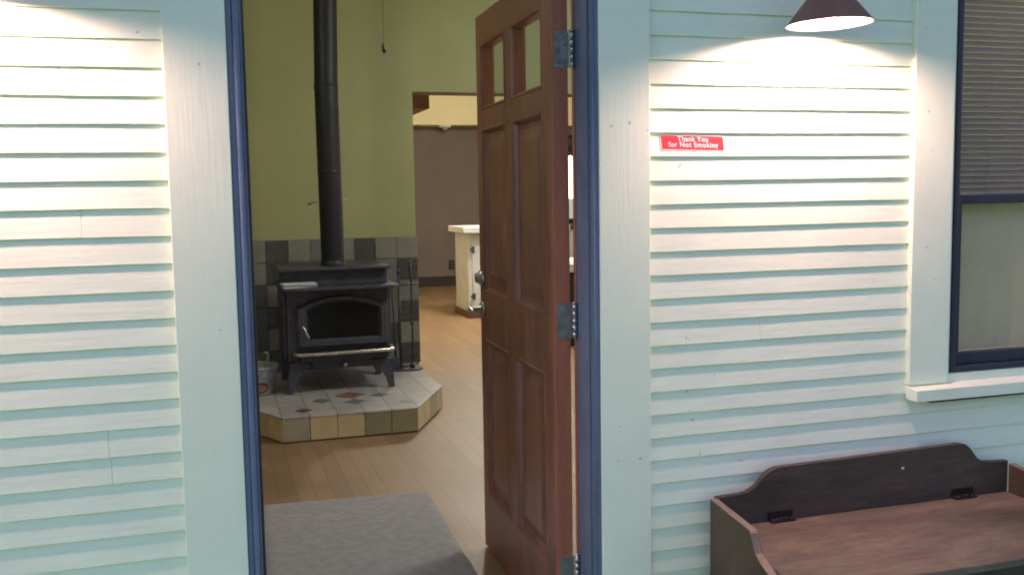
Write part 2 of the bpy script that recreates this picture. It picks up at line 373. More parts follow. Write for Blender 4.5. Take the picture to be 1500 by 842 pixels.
for x0, x1, z0, z1, kd in openings:
    bm = B()
    if kd == 'p':
        a = ringed(bm, x0, x1, z0, z1, [(0, -.0015), (.004, .002), (.010, .0015), (.016, -.006), (.022, -.018), (.036, -.019), (.075, -.007), (.078, -.006)])
        bm.faces.new(a[-1])
        b = ringed(bm, x0, x1, z0, z1, [(0, -DT+.0015), (.010, -DT-.0015), (.022, -DT+.018), (.036, -DT+.019), (.075, -DT+.007)])
        bm.faces.new(b[-1][::-1]); dobj('panel', bm, m_door)
    else:
        a = ringed(bm, x0, x1, z0, z1, [(0, -.0015), (.004, .002), (.010, .0015), (.014, -.006), (.016, -.026), (.016, -.030), (.014, -.042), (.008, -DT-.001), (0, -DT+.001)])
        f = dobj('glazing_bead', bm, m_door)
        bm = B(); bb(bm, x0+.0155, -.0295, z0+.0155, x1-.0155, -.0265, z1-.0155)
        dobj('glass_pane', bm, m_glass, f)
# hinges: leaf on the door edge, knuckle beyond it
for zc in (1.801-DZ0, 1.009-DZ0, .237-DZ0):
    bm = B(); bb(bm, -.0028, -.053, zc-.052, .0002, -.008, zc+.052, .0006)
    for dz in (-.036, -.01, .016, .036):
        lathe(bm, [(0, .0038), (.0035, .0036), (.0045, .0026)], (-.0027, -.020-.016*(dz > 0), zc+dz), 12, axis=(-1, 0, 0))
    h = dobj('hinge', bm, m_hinge)
    bm = B()
    for k in range(5):
        a = zc-.052+k*.0208; tube(bm, [(-.008, -.060, a+.0006), (-.008, -.060, a+.0202)], .0068, 14)
    tube(bm, [(-.008, -.060, zc+.052), (-.008, -.060, zc+.055), (-.008, -.060, zc+.058)], [.0075, .0085, .004], 14)
    dobj('knuckle', bm, m_steel, h)
# deadbolt and lever on the outside face
bm = B(); lathe(bm, [(0.001, 0), (.031, 0), (.032, .006), (.028, .012), (.021, .018), (.020, .026), (.016, .029), (0, .029)], (DW-.045, .0005, 1.062), 32, axis=(0, 1, 0))
bb(bm, DW-.048, .029, 1.052, DW-.042, .031, 1.072); dobj('deadbolt', bm, m_steel)
bm = B(); lathe(bm, [(0.001, 0), (.031, 0), (.032, .005), (.027, .010), (.013, .013), (.011, .045), (0, .046)], (DW-.045, .0005, .942), 32, axis=(0, 1, 0))
h = dobj('door_handle', bm, m_steel)
bm = B(); tube(bm, [(DW-.045, .040, .942), (DW-.045, .052, .942), (DW-.055, .058, .942), (DW-.10, .060, .943), (DW-.145, .056, .941)], [.009, .0095, .009, .0075, .0065], 12)
dobj('lever', bm, m_steel, h)
bm = B(); tube(bm, [(.47, -.0005, 1.658), (.47, .003, 1.658)], .0035, 8); tube(bm, [(.49, -.0005, 1.658), (.49, .003, 1.658)], .0035, 8)
dobj('screw_head', bm, m_steel)

# ---------------------------------------------------------------- window at the right
win = thing('sash_window', 'dark blue double hung window with mint casing and half lowered blind', 'window', (2.8, 0, .7))
bm = B(); bb(bm, 2.084, -.025, .765, 2.232, .012, 2.35, .003, seg=3); obj('casing', bm, m_trim, win)
bm = B(); bb(bm, 3.320, -.025, .765, 3.468, .012, 2.35, .003, seg=3); obj('casing', bm, m_trim, win)
bm = B(); bb(bm, 2.2335, -.012, .757, 3.3185, .012, .792, .002); bb(bm, 2.2335, -.012, .7925, 2.246, .012, 2.10, .002)
bb(bm, 3.304, -.012, .7925, 3.3185, .012, 2.10, .002); bb(bm, 2.2335, -.025, 2.103, 3.3185, .012, 2.35, .003); obj('inner_casing', bm, m_trim, win)
bm = B()
P = [(-.060, .719), (-.060, .754), (.012, .768), (.012, .745), (-.012, .719)]
prism(bm, P, 2.085, 3.51, lambda a, b, h: (h, a, b), .002); obj('sill', bm, m_trim, win)
bm = B(); bb(bm, 2.150, -.046, .710, 3.5, -.012, .7185); obj('sill_gap_shade', bm, m_black, win)  # solid black strip painting the shade in the crack under the sill
def rect(bm, x0, x1, z0, z1, w, y0, y1, bev=.003, wb=None, wt=None):
    wb = wb or w; wt = wt or w
    bb(bm, x0, y0, z0, x0+w, y1, z1, bev); bb(bm, x1-w, y0, z0, x1, y1, z1, bev)
    bb(bm, x0+w-.001, y0+.001, z0, x1-w+.001, y1, z0+wb, bev); bb(bm, x0+w-.001, y0+.001, z1-wt, x1-w+.001, y1, z1, bev)
bm = B(); rect(bm, 2.247, 3.303, .794, 2.10, .020, -.018, .03, .004); obj('frame', bm, m_dkblue, win)
bm = B(); rect(bm, 2.268, 3.282, .815, 1.362, .026, .002, .026, .003, wb=.038, wt=.03)
l = obj('lower_sash', bm, m_dkblue, win)
bm = B(); bb(bm, 2.29, .012, .85, 3.26, .015, 1.335); obj('glass_pane', bm, m_screen, l)
bm = B(); rect(bm, 2.268, 3.282, 1.335, 2.08, .026, .028, .05, .003, wb=.03, wt=.05)
l = obj('upper_sash', bm, m_dkblue, win)
bm = B(); bb(bm, 2.29, .036, 1.36, 3.26, .039, 2.035); obj('glass_pane', bm, m_screen, l)
m_slat = mat('taupe_blind_slats', (.31, .285, .265), .6, var=.1)
bm = B()
z = 2.04
while z > 1.30:
    a = R(48); dx = .0115
    v = [bm.verts.new((x, .088+sy*dx*math.cos(a), z-sy*dx*math.sin(a)*-1)) for x in (2.272, 3.28) for sy in (-1, 0, 1)]
    bm.faces.new((v[0], v[1], v[4], v[3])); bm.faces.new((v[1], v[2], v[5], v[4])); z -= .0190
bb(bm, 2.272, .075, 2.05, 3.28, .1, 2.08); bb(bm, 2.272, .078, 1.285, 3.28, .098, 1.298)
for x in (2.45, 2.78, 3.1): tube(bm, [(x, .074, 1.29), (x, .074, 2.05)], .0008, 5)
sh_ = B(); N_ = 60
vv = [[sh_.verts.new((2.275+1.005*i/N_, .070+.0025*math.sin(i*.9)+.0015*math.sin(i*2.3), z)) for i in range(N_+1)] for z in (.848, 1.05, 1.345)]
for a, b in zip(vv, vv[1:]):
    for i in range(N_): sh_.faces.new((a[i], a[i+1], b[i+1], b[i])).smooth = True
bb(sh_, 2.275, .066, .838, 3.28, .074, .847)
tag(obj('window_curtain', sh_, mat('khaki_curtain', (.65, .59, .38), .85, var=.08, vscale=8, bump=.2, bscale=300)), 'plain khaki curtain behind the lower pane of the window', 'curtain')
bl = obj('venetian_blind', bm, m_slat); tag(bl, 'taupe slatted blind hanging behind the upper sash of the window', 'blind')

# ---------------------------------------------------------------- no smoking sign
sg = thing('no_smoking_sign', 'small red and white no smoking sign on the clapboards beside the doorway', 'sign', (1.338, -.009, 1.50))
q = [(967, 197), (1062, 199), (1063, 222), (969, 220)]
def ray_at_y(px, py, Y):
    v = (px-750)*rr-(py-421)*uu+1435.7*fwd; t = (Y+2.577)/v.y; return Vector((0, -2.577, 1.385))+v*t
cn = [ray_at_y(px, py, -.0085) for px, py in q]
TL, TR, BR, BL = cn
TL.y = TR.y = -.0028; BL.y = BR.y = -.0078
def sp(u, v, d=0):  # u,v 0..1 from top left
    a = TL.lerp(TR, u); b = BL.lerp(BR, u); p = a.lerp(b, v); p.y -= d; return p
def quad(bm, u0, u1, v0, v1, d, th=.0006):
    lo = [bm.verts.new(sp(u, v, d)) for u, v in ((u0, v0), (u1, v0), (u1, v1), (u0, v1))]
    hi = [bm.verts.new(sp(u, v, d+th)) for u, v in ((u0, v0), (u1, v0), (u1, v1), (u0, v1))]
    bm.faces.new(lo[::-1]); bm.faces.new(hi)
    for k in range(4): bm.faces.new((lo[k], lo[(k+1)%4], hi[(k+1)%4], hi[k]))
m_signw = mat('sign_white', (.8, .78, .75), .5); m_signr = mat('sign_red', (.55, .015, .02), .45, dirt=.08, dirtcol=(.4, .05, .05))
bm = B(); quad(bm, 0, 1, 0, 1, 0, .0008); obj('backing', bm, m_signw, sg)
bm = B(); quad(bm, .016, .975, .06, .93, .0011, .0004); obj('red_face', bm, m_signr, sg)
SW, SH = (TR-TL).length, (BL-TL).length
bm = B()
for txt, cu_, cv, size, wd in (('Thank You', .50, .27, .0205, .47), ('for Not Smoking', .50, .64, .0205, .77)):
    me = text_mesh(txt, size, .00025, 1.1)
    b2 = B(); b2.from_mesh(me)
    xs = [v.co.x for v in b2.verts]; cx0 = (min(xs)+max(xs))/2; k_ = wd*SW/(max(xs)-min(xs))
    for v in b2.verts:
        u = cu_+(v.co.x-cx0)*k_/SW; vv = cv-(v.co.y)*1.02/SH; v.co = sp(u, vv, .0021)
    b2.to_mesh(me); b2.free(); bm.from_mesh(me)
obj('lettering', bm, m_signw, sg)
bm = B(); p_ = sp(.525, .96, .0012); lathe(bm, [(0, .0018), (.002, .0015), (.003, 0)], p_, 14, axis=(0, -1, 0)); obj('screw', bm, m_steel, sg)

# ---------------------------------------------------------------- barn lights
LY = -.172
def barn_light(cx, cz, label):
    t = thing('barn_light', label, 'lamp', (cx, LY, cz), 0, 'barn lights over the porch wall')
    c = (cx, LY, cz)
    prof = [(.142, 0), (.1445, -.001), (.1450, .003), (.1435, .0055), (.138, .010), (.100, .058), (.060, .105), (.040, .128), (.034, .138), (.033, .185), (.026, .195), (.0, .196)]
    inn = [(.140, .001), (.134, .007), (.098, .053), (.058, .099), (.034, .122), (0, .123)]
    prof = [(a*.814, b*.814) for a, b in prof]; inn = [(a*.814, b*.814) for a, b in inn]
    bm = B(); lathe(bm, prof, c, 72)
    sh = obj('shade', bm, m_lamp, t)
    bm = B(); lathe(bm, [(.1154, .0004)]+inn, c, 72); obj('shade_lining', bm, m_lampin, sh)
    bm = B(); pts = [(cx, LY, cz+.155)]+[(cx, LY+.165*(1-math.cos(a))*.55, cz+.155+.13*math.sin(a)) for a in [R(20*k) for k in range(1, 8)]]
    pts.append((cx, .0, cz+.165)); tube(bm, pts, .010, 12); obj('gooseneck', bm, m_lamp, t)
    bm = B(); lathe(bm, [(.0, .02), (.03, .02), (.05, .012), (.055, 0)], (cx, -.004, cz+.165), 32, axis=(0, -1, 0)); obj('wall_plate', bm, m_lamp, t)
    bm = B(); lathe(bm, [(0, .018), (.012, .020), (.022, .027), (.026, .040), (.024, .053), (.016, .070), (.012, .080), (.012, .097)], c, 32)
    obj('bulb', bm, emit('lit_bulb', (1, .55, .52), BULB), t)
    t.rotation_euler = (0, R(-1.5), 0)
    return t
barn_light(1.672, 1.843, 'brown cone barn light above the clapboards between door and window')
barn_light(-.57, 1.866, 'brown cone barn light high on the clapboards left of the doorway')

# ---------------------------------------------------------------- storage bench
bn = thing('storage_bench', 'dark wooden storage bench with scalloped back below the window', 'bench', (1.9, -.28, -.12))
BZ = -.118
def smooth(a, b, t): return a+(b-a)*(3*t*t-2*t*t*t)
back = [(1.376, BZ), (1.376, .497), (1.455, .499), (1.478, .502)]
for k in range(1, 10):
    t_ = k/10; back.append((1.478+t_*.085, smooth(.502, .563, t_)))
back += [(1.575, .567), (1.62, .568), (2.235, .580), (2.250, .577)]
for k in range(1, 10):
    t_ = k/10; back.append((2.250+t_*.075, smooth(.577, .513, t_)))
back += [(2.34, .508), (2.425, .507), (2.425, BZ)]
bm = B(); prism(bm, [(a, b) for a, b in back], -.083, -.062, lambda a, b, h: (a, h, b), .0025); obj('backrest', bm, m_bench, bn)
side = [(-.0845, BZ), (-.0845, .497), (-.300, .475), (-.309, .468), (-.314, .452)]
for k in range(1, 9):
    t_ = k/8; side.append((-.316-.125*t_, .440-.065*(t_**.55)))
side += [(-.50, .370), (-.512, .36), (-.512, BZ)]
for x0, lab in ((1.352, None), (2.4255, None)):
    bm = B(); prism(bm, side, x0, x0+.0235, lambda a, b, h: (h, a, b), .002)
    for f in bm.faces:
        if abs(f.normal.x) < .5 and f.calc_center_median().z > .3: f.material_index = 1
    bm.normal_update()
    for f in bm.faces:
        f.material_index = 1 if (abs(f.normal.x) < .4 and f.calc_center_median().z > .34) else 0
    obj('end_panel', bm, [m_benchside, m_edge], bn)
bm = B(); k_ = .045
def lidf(a, b, h): return (a, b, .408+h+k_*(b+.06))
prism(bm, [(1.378, -.0845), (2.423, -.0845), (2.423, -.525), (1.378, -.525)], -.020, 0, lidf, .003)
obj('lid', bm, m_lid, bn)
bm = B(); bb(bm, 1.378, -.505, BZ, 2.423, -.485, .362, .002); bb(bm, 1.378, -.484, BZ+.05, 2.423, -.0845, BZ+.07, 0); obj('front_panel', bm, m_bench, bn)
for cx in (1.585, 2.245):
    bm = B()
    bb(bm, cx-.042, -.106, .4085, cx+.042, -.094, .4115, .0006); bb(bm, cx-.042, -.0865, .412, cx+.042, -.0835, .436, .0006)
    for k in range(5): tube(bm, [(cx-.040+k*.0163, -.092, .413), (cx-.040+k*.0163+.0148, -.092, .413)], .0055, 10)
    for k in (-.03, .03): lathe(bm, [(0, .004), (.005, .0035), (.007, 0)], (cx+k, -.10, .411), 10)
    obj('hinge', bm, mat('black_hinge', (.012, .010, .009), .45, .4), bn)
bm = B(); lathe(bm, [(0, .003), (.004, .002), (.006, 0)], (2.02, -.083, .52), 12, axis=(0, -1, 0)); obj('screw', bm, m_steel, bn)

# ---------------------------------------------------------------- interior shell
def floor_mat():
    m = bpy.data.materials.new('worn_wood_floor'); m.use_nodes = True; n = m.node_tree; p = n.nodes['Principled BSDF']
    geo = n.nodes.new('ShaderNodeNewGeometry'); mp = n.nodes.new('ShaderNodeMapping'); mp.inputs['Rotation'].default_value = (0, 0, R(90))
    n.links.new(geo.outputs['Position'], mp.inputs[0])
    br = n.nodes.new('ShaderNodeTexBrick'); br.inputs['Scale'].default_value = 1; br.inputs['Brick Width'].default_value = 1.1; br.inputs['Row Height'].default_value = .083
    br.inputs['Mortar Size'].default_value = .0016; br.inputs['Mortar Smooth'].default_value = .2
    br.inputs['Color1'].default_value = (.235, .145, .074, 1); br.inputs['Color2'].default_value = (.305, .192, .098, 1); br.inputs['Mortar'].default_value = (.13, .085, .05, 1)
    n.links.new(mp.outputs[0], br.inputs[0])
    no = n.nodes.new('ShaderNodeTexNoise'); no.inputs['Scale'].default_value = 2.2; no.inputs['Detail'].default_value = 10; no.inputs['Roughness'].default_value = .75; n.links.new(geo.outputs['Position'], no.inputs[0])
    mx = n.nodes.new('ShaderNodeMix'); mx.data_type = 'RGBA'; mx.blend_type = 'MULTIPLY'; mx.inputs[0].default_value = .55
    cr = n.nodes.new('ShaderNodeValToRGB'); cr.color_ramp.elements[0].position = .3; cr.color_ramp.elements[0].color = (.55, .5, .45, 1); cr.color_ramp.elements[1].position = .7; cr.color_ramp.elements[1].color = (1.1, 1.08, 1.05, 1)
    n.links.new(no.outputs[0], cr.inputs[0]); n.links.new(br.outputs[0], mx.inputs[6]); n.links.new(cr.outputs[0], mx.inputs[7]); n.links.new(mx.outputs[2], p.inputs['Base Color'])
    mr = n.nodes.new('ShaderNodeMapRange'); mr.inputs[3].default_value = .42; mr.inputs[4].default_value = .62; n.links.new(no.outputs[0], mr.inputs[0]); n.links.new(mr.outputs[0], p.inputs['Roughness'])
    return m
bm = B(); bb(bm, -3.0, .105, -.12, 7.2, 12.4, 0); tag(obj('interior_floor', bm, floor_mat()), kind='structure')
LC = 3.1
bm = B()
for q in ((-3.0, .105, 7.2, 1.4), (-3.0, 4.2, 7.2, 12.4), (-3.0, 1.4, 2.4, 4.2), (4.8, 1.4, 7.2, 4.2)): bb(bm, q[0], q[1], LC, q[2], q[3], LC+.15)
tag(obj('interior_ceiling', bm, m_white), kind='structure')  # square left open here for the added skylight
bm = B()
for q in ((-3.2, -.05, 7.4, 1.4), (-3.2, 4.2, 7.4, 12.6), (-3.2, 1.4, 2.4, 4.2), (4.8, 1.4, 7.4, 4.2)): bb(bm, q[0], q[1], LC+.16, q[2], q[3], LC+.3)
tag(obj('roof', bm, m_dkblue), 'unseen flat house roof with an opening added to light the living room', 'roof')  # skylight added to let sky light into the stove room
bw = thing('living_room_wall', 'olive yellow plaster wall behind the stove with a wide opening to the kitchen', 'wall', (0, 4.66, 0))
bm = B(); bb(bm, -3.0, 4.6, 0, 1.45, 4.72, LC); bb(bm, 3.4, 4.6, 0, 5.2, 4.72, LC); bb(bm, 1.4505, 4.6, 2.150, 3.3995, 4.72, LC)
obj('plaster', bm, m_olive, bw)
bm = B(); bb(bm, 1.4505, 4.603, 2.137, 3.3995, 4.717, 2.1495); obj('opening_trim', bm, m_redwood, bw)
bm = B(); bb(bm, -3.15, .105, -.1, -3.001, 12.5, LC); tag(obj('left_side_wall', bm, m_olive), 'plain olive side wall at the left end of the house', 'wall')
# right wall of the living room with a big window opening, kitchen walls
bm = B()
for y0, y1, z0, z1 in ((.105, 3.3, 0, LC), (3.3, 4.5, 0, .4), (3.3, 4.5, 2.8, LC), (4.5, 4.599, 0, LC)): bb(bm, 5.2, y0, z0, 5.32, y1, z1)
tag(obj('side_wall', bm, m_olive), 'olive side wall with a window opening, right of the living room', 'wall')
bm = B(); bb(bm, 4.0, 0.102, -.1, 7.2, .2, LC); tag(obj('front_inner_wall', bm, m_olive), 'olive inner wall behind the porch, far right', 'wall')
# left room opening for daylight on the floor
kw = thing('kitchen_wall', 'taupe far wall of the kitchen with dark baseboard and window', 'wall', (4, 12.3, 0))
bm = B(); WX0, WX1, WZ0, WZ1 = 5.25, 6.5, .93, 2.32
for x0, x1, z0, z1 in ((1.2, WX0, 0, LC), (WX1, 7.2, 0, LC), (WX0, WX1, 0, WZ0), (WX0, WX1, WZ1, LC)): bb(bm, x0, 12.2, z0, x1, 12.32, z1)
obj('plaster', bm, m_grey, kw)
bm = B(); bb(bm, 1.2, 12.175, 0, 5.0, 12.199, .155, .004); obj('baseboard', bm, mat('dark_baseboard', (.03, .02, .016), .5), kw)
bm = B(); bb(bm, 1.2, 11.75, 2.433, 7.2, 12.198, LC-.01); tag(obj('kitchen_soffit', bm, m_yellow), 'pale yellow soffit along the top of the taupe kitchen wall', 'soffit')
kwn = thing('kitchen_window', 'dark framed kitchen window with bright daylight, seen through the hinge gap', 'window', (5.9, 12.2, WZ0))
bm = B(); rect(bm, WX0+.002, WX1-.002, WZ0+.002, WZ1-.002, .06, 12.17, 12.26, .004)
bb(bm, WX0+.06, 12.19, 2.05, WX1-.06, 12.23, 2.09)
for k in range(1, 6): bb(bm, WX0+k*.21-.012, 12.19, WZ0+.06, WX0+k*.21+.012, 12.23, WZ1-.06)
obj('frame', bm, mat('dark_window_frame', (.02, .017, .02), .5), kwn)
bm = B(); bb(bm, WX0+.05, 12.21, WZ0+.05, WX1-.05, 12.213, WZ1-.05); obj('glass_pane', bm, m_glass, kwn)
bm = B()
for z0, z1, y0, y1 in ((0, .9, 4.725, 12.2), (2.1, LC, 4.725, 12.2), (.9, 2.1, 4.725, 9.0), (.9, 2.1, 10.6, 12.2)): bb(bm, 7.2, y0, z0, 7.3, y1, z1)
tag(obj('kitchen_side_wall', bm, m_yellow), 'yellow kitchen side wall with a wide window opening', 'wall')
bm = B(); bb(bm, 1.08, 4.725, 0, 1.199, 12.2, LC); tag(obj('kitchen_left_wall', bm, m_yellow), 'yellow kitchen wall left of the wide opening', 'wall')
bm = B(); bb(bm, 1.455, 5.0, 2.065, 1.665, 7.5, 2.22, .004); tag(obj('ceiling_beam', bm, m_redwood), 'redwood beam end showing in the top corner of the wide opening', 'beam')
ok = thing('wall_outlet', 'dark outlet plate low on the taupe kitchen wall', 'outlet', (3.54, 12.19, .28))
bm = B(); bb(bm, 3.49, 12.190, .25, 3.58, 12.198, .40, .002); obj('plate', bm, m_dark, ok)
for z in (.275, .335):
    bm = B(); bb(bm, 3.515, 12.187, z, 3.555, 12.1895, z+.04, .002); obj('socket', bm, m_iron, ok)
dt = thing('hanging_fixture', 'small pale bracket under the yellow soffit in the kitchen', 'fixture', (3.40, 11.7, 2.36))  # small fixture hanging below the soffit
bm = B(); bb(bm, 3.30, 11.80, 2.405, 3.48, 11.92, 2.431, .004); obj('mount', bm, m_plastic, dt)
bm = B(); lathe(bm, [(0, -.03), (.03, -.025), (.04, 0), (.03, .02), (0, .02)], (3.40, 11.86, 2.385), 20); obj('head', bm, m_galv, dt)

# kitchen lamp: unseen globe added to give the kitchen its warm light
kl = thing('unseen_globe_lamp', 'unseen globe lamp added behind the open door to light the kitchen', 'lamp', (3.0, 7.4, 2.64))
bm = B(); lathe(bm, [(0, -.14)]+[(.14*math.cos(a), .14*math.sin(a)) for a in [R(-75+15*k) for k in range(11)]]+[(0, .14)], (3.0, 7.4, 2.78), 24)
obj('globe', bm, emit('lit_globe', (1, .95, .84), KITCHEN), kl)
bm = B(); tube(bm, [(3.0, 7.4, 2.92), (3.0, 7.4, LC)], .008, 8); obj('cord', bm, m_dark, kl)

gl_ = thing('fill_globe', 'unseen globe added on the living room ceiling to brighten the room', 'lamp', (-.8, 2.0, 2.8))  # lamp out of view, added to lift the stove room
bm = B(); lathe(bm, [(0, -.13)]+[(.13*math.cos(a), .13*math.sin(a)) for a in [R(-75+15*k) for k in range(11)]]+[(0, .13)], (-.8, 2.0, 2.85), 24)
obj('globe', bm, emit('lit_fill_globe', (1, .94, .80), LIVING), gl_)
bm = B(); tube(bm, [(-.8, 2.0, 2.98), (-.8, 2.0, LC)], .03, 12); obj('stem', bm, m_chrome, gl_)

dl = thing('fill_drum', 'unseen drum light added on the living room ceiling to brighten the back wall', 'lamp', (2.7, 2.0, 2.8))  # second added lamp, a soft fill from the right
bm = B(); lathe(bm, [(0, -.10), (.30, -.10), (.32, -.08), (.32, .08), (0, .08)], (2.7, 2.0, 2.9), 36); obj('shade', bm, emit('lit_fill_drum', (1, .97, .92), DRUM), dl)
bm = B(); lathe(bm, [(0, .081), (.33, .081), (.33, .12), (0, .12)], (2.7, 2.0, 2.9), 36); tube(bm, [(2.7, 2.0, 3.0), (2.7, 2.0, LC)], .03); obj('rim', bm, m_chrome, dl)

# ---------------------------------------------------------------- kitchen furniture
ki = thing('kitchen_cabinet', 'white base cabinet with thick counter, between stove and front door', 'cabinet', (3.3, 8.4, 0))
bm = B(); bb(bm, 2.755, 8.13, .075, 3.9, 8.73, .965, .003); obj('carcass', bm, m_cab, ki)
bm = B(); bb(bm, 2.69, 8.05, .967, 3.96, 8.80, 1.035, .006); obj('countertop', bm, m_plastic, ki)
bm = B(); bb(bm, 2.735, 8.11, 0, 3.9, 8.75, .074, .003); obj('plinth', bm, m_redwood, ki)
for k in range(2):
    bm = B(); x = 2.80+k*.55; bb(bm, x, 8.108, .12, x+.50, 8.1295, .93, .004); d = obj('cupboard_door', bm, m_cab, ki)
    for z in (.25, .78):
        bm = B(); bb(bm, x-.012, 8.098, z-.035, x+.028, 8.1075, z+.035, .002); bb(bm, x-.03, 8.099, z-.012, x-.013, 8.1075, z+.012, .002); obj('hinge', bm, m_iron, d)
kc = thing('window_counter', 'grey counter under the kitchen window, seen through the hinge gap', 'counter', (5.8, 11.8, 0))
bm = B(); bb(bm, 5.05, 11.6, .0, 7.15, 12.195, .84); obj('base', bm, m_cab, kc)
bm = B(); bb(bm, 5.02, 11.55, .842, 7.15, 12.165, .90, .004); obj('top', bm, m_dark, kc)
tb = thing('dining_table', 'white topped table with dark legs, seen through the hinge gap', 'table', (3.6, 6.1, 0))
bm = B(); bb(bm, 3.02, 5.7, .68, 4.1, 6.6, .755, .01); obj('table_top', bm, m_plastic, tb)
for x in (3.08, 3.98):
    for y in (5.76, 6.48):
        bm = B(); bb(bm, x, y, 0, x+.07, y+.07, .679, .004); obj('leg', bm, m_dark, tb)
bm = B(); bb(bm, 3.06, 6.0, .3, 4.05, 6.04, .65); obj('apron', bm, m_dark, tb)

# ---------------------------------------------------------------- hearth and tiles
tl = [mat('tile_sand', (.38, .35, .25), .35, var=.12, vscale=12), mat('tile_grey', (.30, .30, .26), .35, var=.12, vscale=12),
      mat('tile_charcoal', (.10, .10, .085), .3, var=.2, vscale=12), mat('tile_olive', (.28, .26, .15), .35, var=.12, vscale=12),
      mat('tile_cream', (.58, .47, .26), .38, var=.14, vscale=10), mat('grout', (.30, .28, .24), .9, var=.15, vscale=30),
      mat('tile_pale', (.40, .38, .33), .35, var=.15, vscale=9), mat('brown_grout', (.10, .05, .03), .8)]
HP = [(.05, 3.62), (.335, 3.03), (1.118, 3.03), (1.400, 3.62), (1.400, 4.575), (.05, 4.575)]
he = thing('tiled_hearth', 'low tiled hearth platform with cut corners under the stove', 'hearth', (.725, 3.8, 0))
bm = B(); prism(bm, [(a, b) for a, b in HP], .002, .1365, lambda a, b, h: (a+(.725-a)*.012, b+(3.9-b)*.010, h), 0, 0); obj('core', bm, tl[7], he)
bm = B()
def side_tiles(a, b, cols):
    a = Vector((a[0], a[1], 0)); b = Vector((b[0], b[1], 0)); d = (b-a); L = d.length; d.normalize(); nrm = Vector((d.y, -d.x, 0))
    n = max(1, round(L/.157)); w_ = L/n
    for k in range(n):
        p0 = a+d*(k*w_+.0015); p1 = a+d*((k+1)*w_-.0015); mi = cols[k % len(cols)]
        vs = []
        for p in (p0, p1):
            for off in (-.010, 0.0):
                for z in (.008, .136): vs.append(bm.verts.new(p+nrm*off+Vector((0, 0, z))))
        fs = [bm.faces.new([vs[i] for i in q]) for q in ((0,1,3,2), (4,6,7,5), (0,4,5,1), (2,3,7,6), (0,2,6,4), (1,5,7,3))]
        for f in fs: f.material_index = mi
        r_ = bmesh.ops.bevel(bm, geom=list({e for f in fs for e in f.edges}), offset=.002, segments=2, affect='EDGES')
        for f in r_['faces']: f.material_index = mi
side_tiles(HP[0], HP[1], (4, 4, 4, 4)); side_tiles(HP[1], HP[2], (0, 4, 4, 3, 3)); side_tiles(HP[2], HP[3], (4, 4, 0, 4)); side_tiles(HP[3], HP[4], (4, 0, 4))
obj('side_tile', bm, tl, he)
# top: pale tile sheet cut by the outline, plus a darker border
def tiletop():
    m = bpy.data.materials.new('hearth_top_tiles'); m.use_nodes = True; n = m.node_tree; p = n.nodes['Principled BSDF']; p.inputs['Roughness'].default_value = .35
    geo = n.nodes.new('ShaderNodeNewGeometry'); mp = n.nodes.new('ShaderNodeMapping'); mp.inputs['Location'].default_value = (-.022, -.03, 0); n.links.new(geo.outputs['Position'], mp.inputs[0])
    br = n.nodes.new('ShaderNodeTexBrick'); br.offset = 0; br.inputs['Scale'].default_value = 1; br.inputs['Brick Width'].default_value = .157; br.inputs['Row Height'].default_value = .157
    br.inputs['Mortar Size'].default_value = .003; br.inputs['Color1'].default_value = (.52, .49, .44, 1); br.inputs['Color2'].default_value = (.42, .40, .37, 1); br.inputs['Mortar'].default_value = (.16, .14, .12, 1)
    n.links.new(mp.outputs[0], br.inputs[0]); no = n.nodes.new('ShaderNodeTexNoise'); no.inputs['Scale'].default_value = 9; no.inputs['Detail'].default_value = 6; n.links.new(geo.outputs['Position'], no.inputs[0])
    mx = n.nodes.new('ShaderNodeMix'); mx.data_type = 'RGBA'; mx.blend_type = 'MULTIPLY'; mx.inputs[0].default_value = .3
    n.links.new(br.outputs[0], mx.inputs[6]); n.links.new(no.outputs[0], mx.inputs[7]); n.links.new(mx.outputs[2], p.inputs['Base Color']); return m
bm = B(); prism(bm, [(a, b) for a, b in HP], .137, .150, lambda a, b, h: (a, b, h), .003); obj('top_tile', bm, tiletop(), he)
m_dr = mat('tile_rust_red', (.26, .12, .10), .35); m_dg = mat('tile_sage_green', (.15, .21, .17), .35)
def diamond(cx, cy, a, b, m):
    bm = B(); prism(bm, [(cx-a, cy), (cx, cy-b), (cx+a, cy), (cx, cy+b)], .1505, .1525, lambda x, y, h: (x, y, h), .0006); obj('inlay_tile', bm, m, he)
diamond(.79, 3.53, .095, .10, m_dr)
diamond(.60, 3.42, .06, .075, m_dg); diamond(.97, 3.47, .06, .075, m_dg); diamond(.79, 3.33, .065, .08, m_dg)
diamond(.47, 3.18, .05, .06, tl[2])
diamond(1.10, 3.24, .05, .06, tl[1])

bs = thing('tile_backsplash', 'grey and olive checkered tile panel on the wall behind the stove', 'tile panel', (.8, 4.59, .15))
bm = B(); bb(bm, -.10, 4.583, .151, 1.458, 4.5995, 1.092, .001); obj('grout_bed', bm, mat('wall_grout', (.20, .19, .17), .9), bs)
bm = B(); pit = .1565
xs = [1.456-k*pit for k in range(11)]
lastcol = [0, 2, 1, 2, 0, 2]; r1 = [1, 1, 2, 0, 1, 1, 2, 0, 2, 3, 2]
for r_ in range(6):
    zt = 1.090-r_*pit-(.0 if r_ == 0 else .004)
    for k, x in enumerate(xs):
        if r_ == 0: mi = [0, 0, 2, 0, 1, 0, 2, 0, 1, 3, 1][k]
        elif k == 0: mi = lastcol[r_]
        elif k == 1: mi = [0, 1, 3, 1, 2, 1][r_]
        elif k >= 7: mi = ((2, 3), (3, 2))[(k+r_) % 2][random.random() < .8] if r_ != 1 else (0 if k % 2 else 2)
        else: mi = ((1, 2)[(k+r_) % 2])
        zb = max(zt-pit+.003, .153)
        bb(bm, x-pit+.0015, 4.575, zb, x-.0015, 4.5835, zt-.0015, .0015, mi=mi)
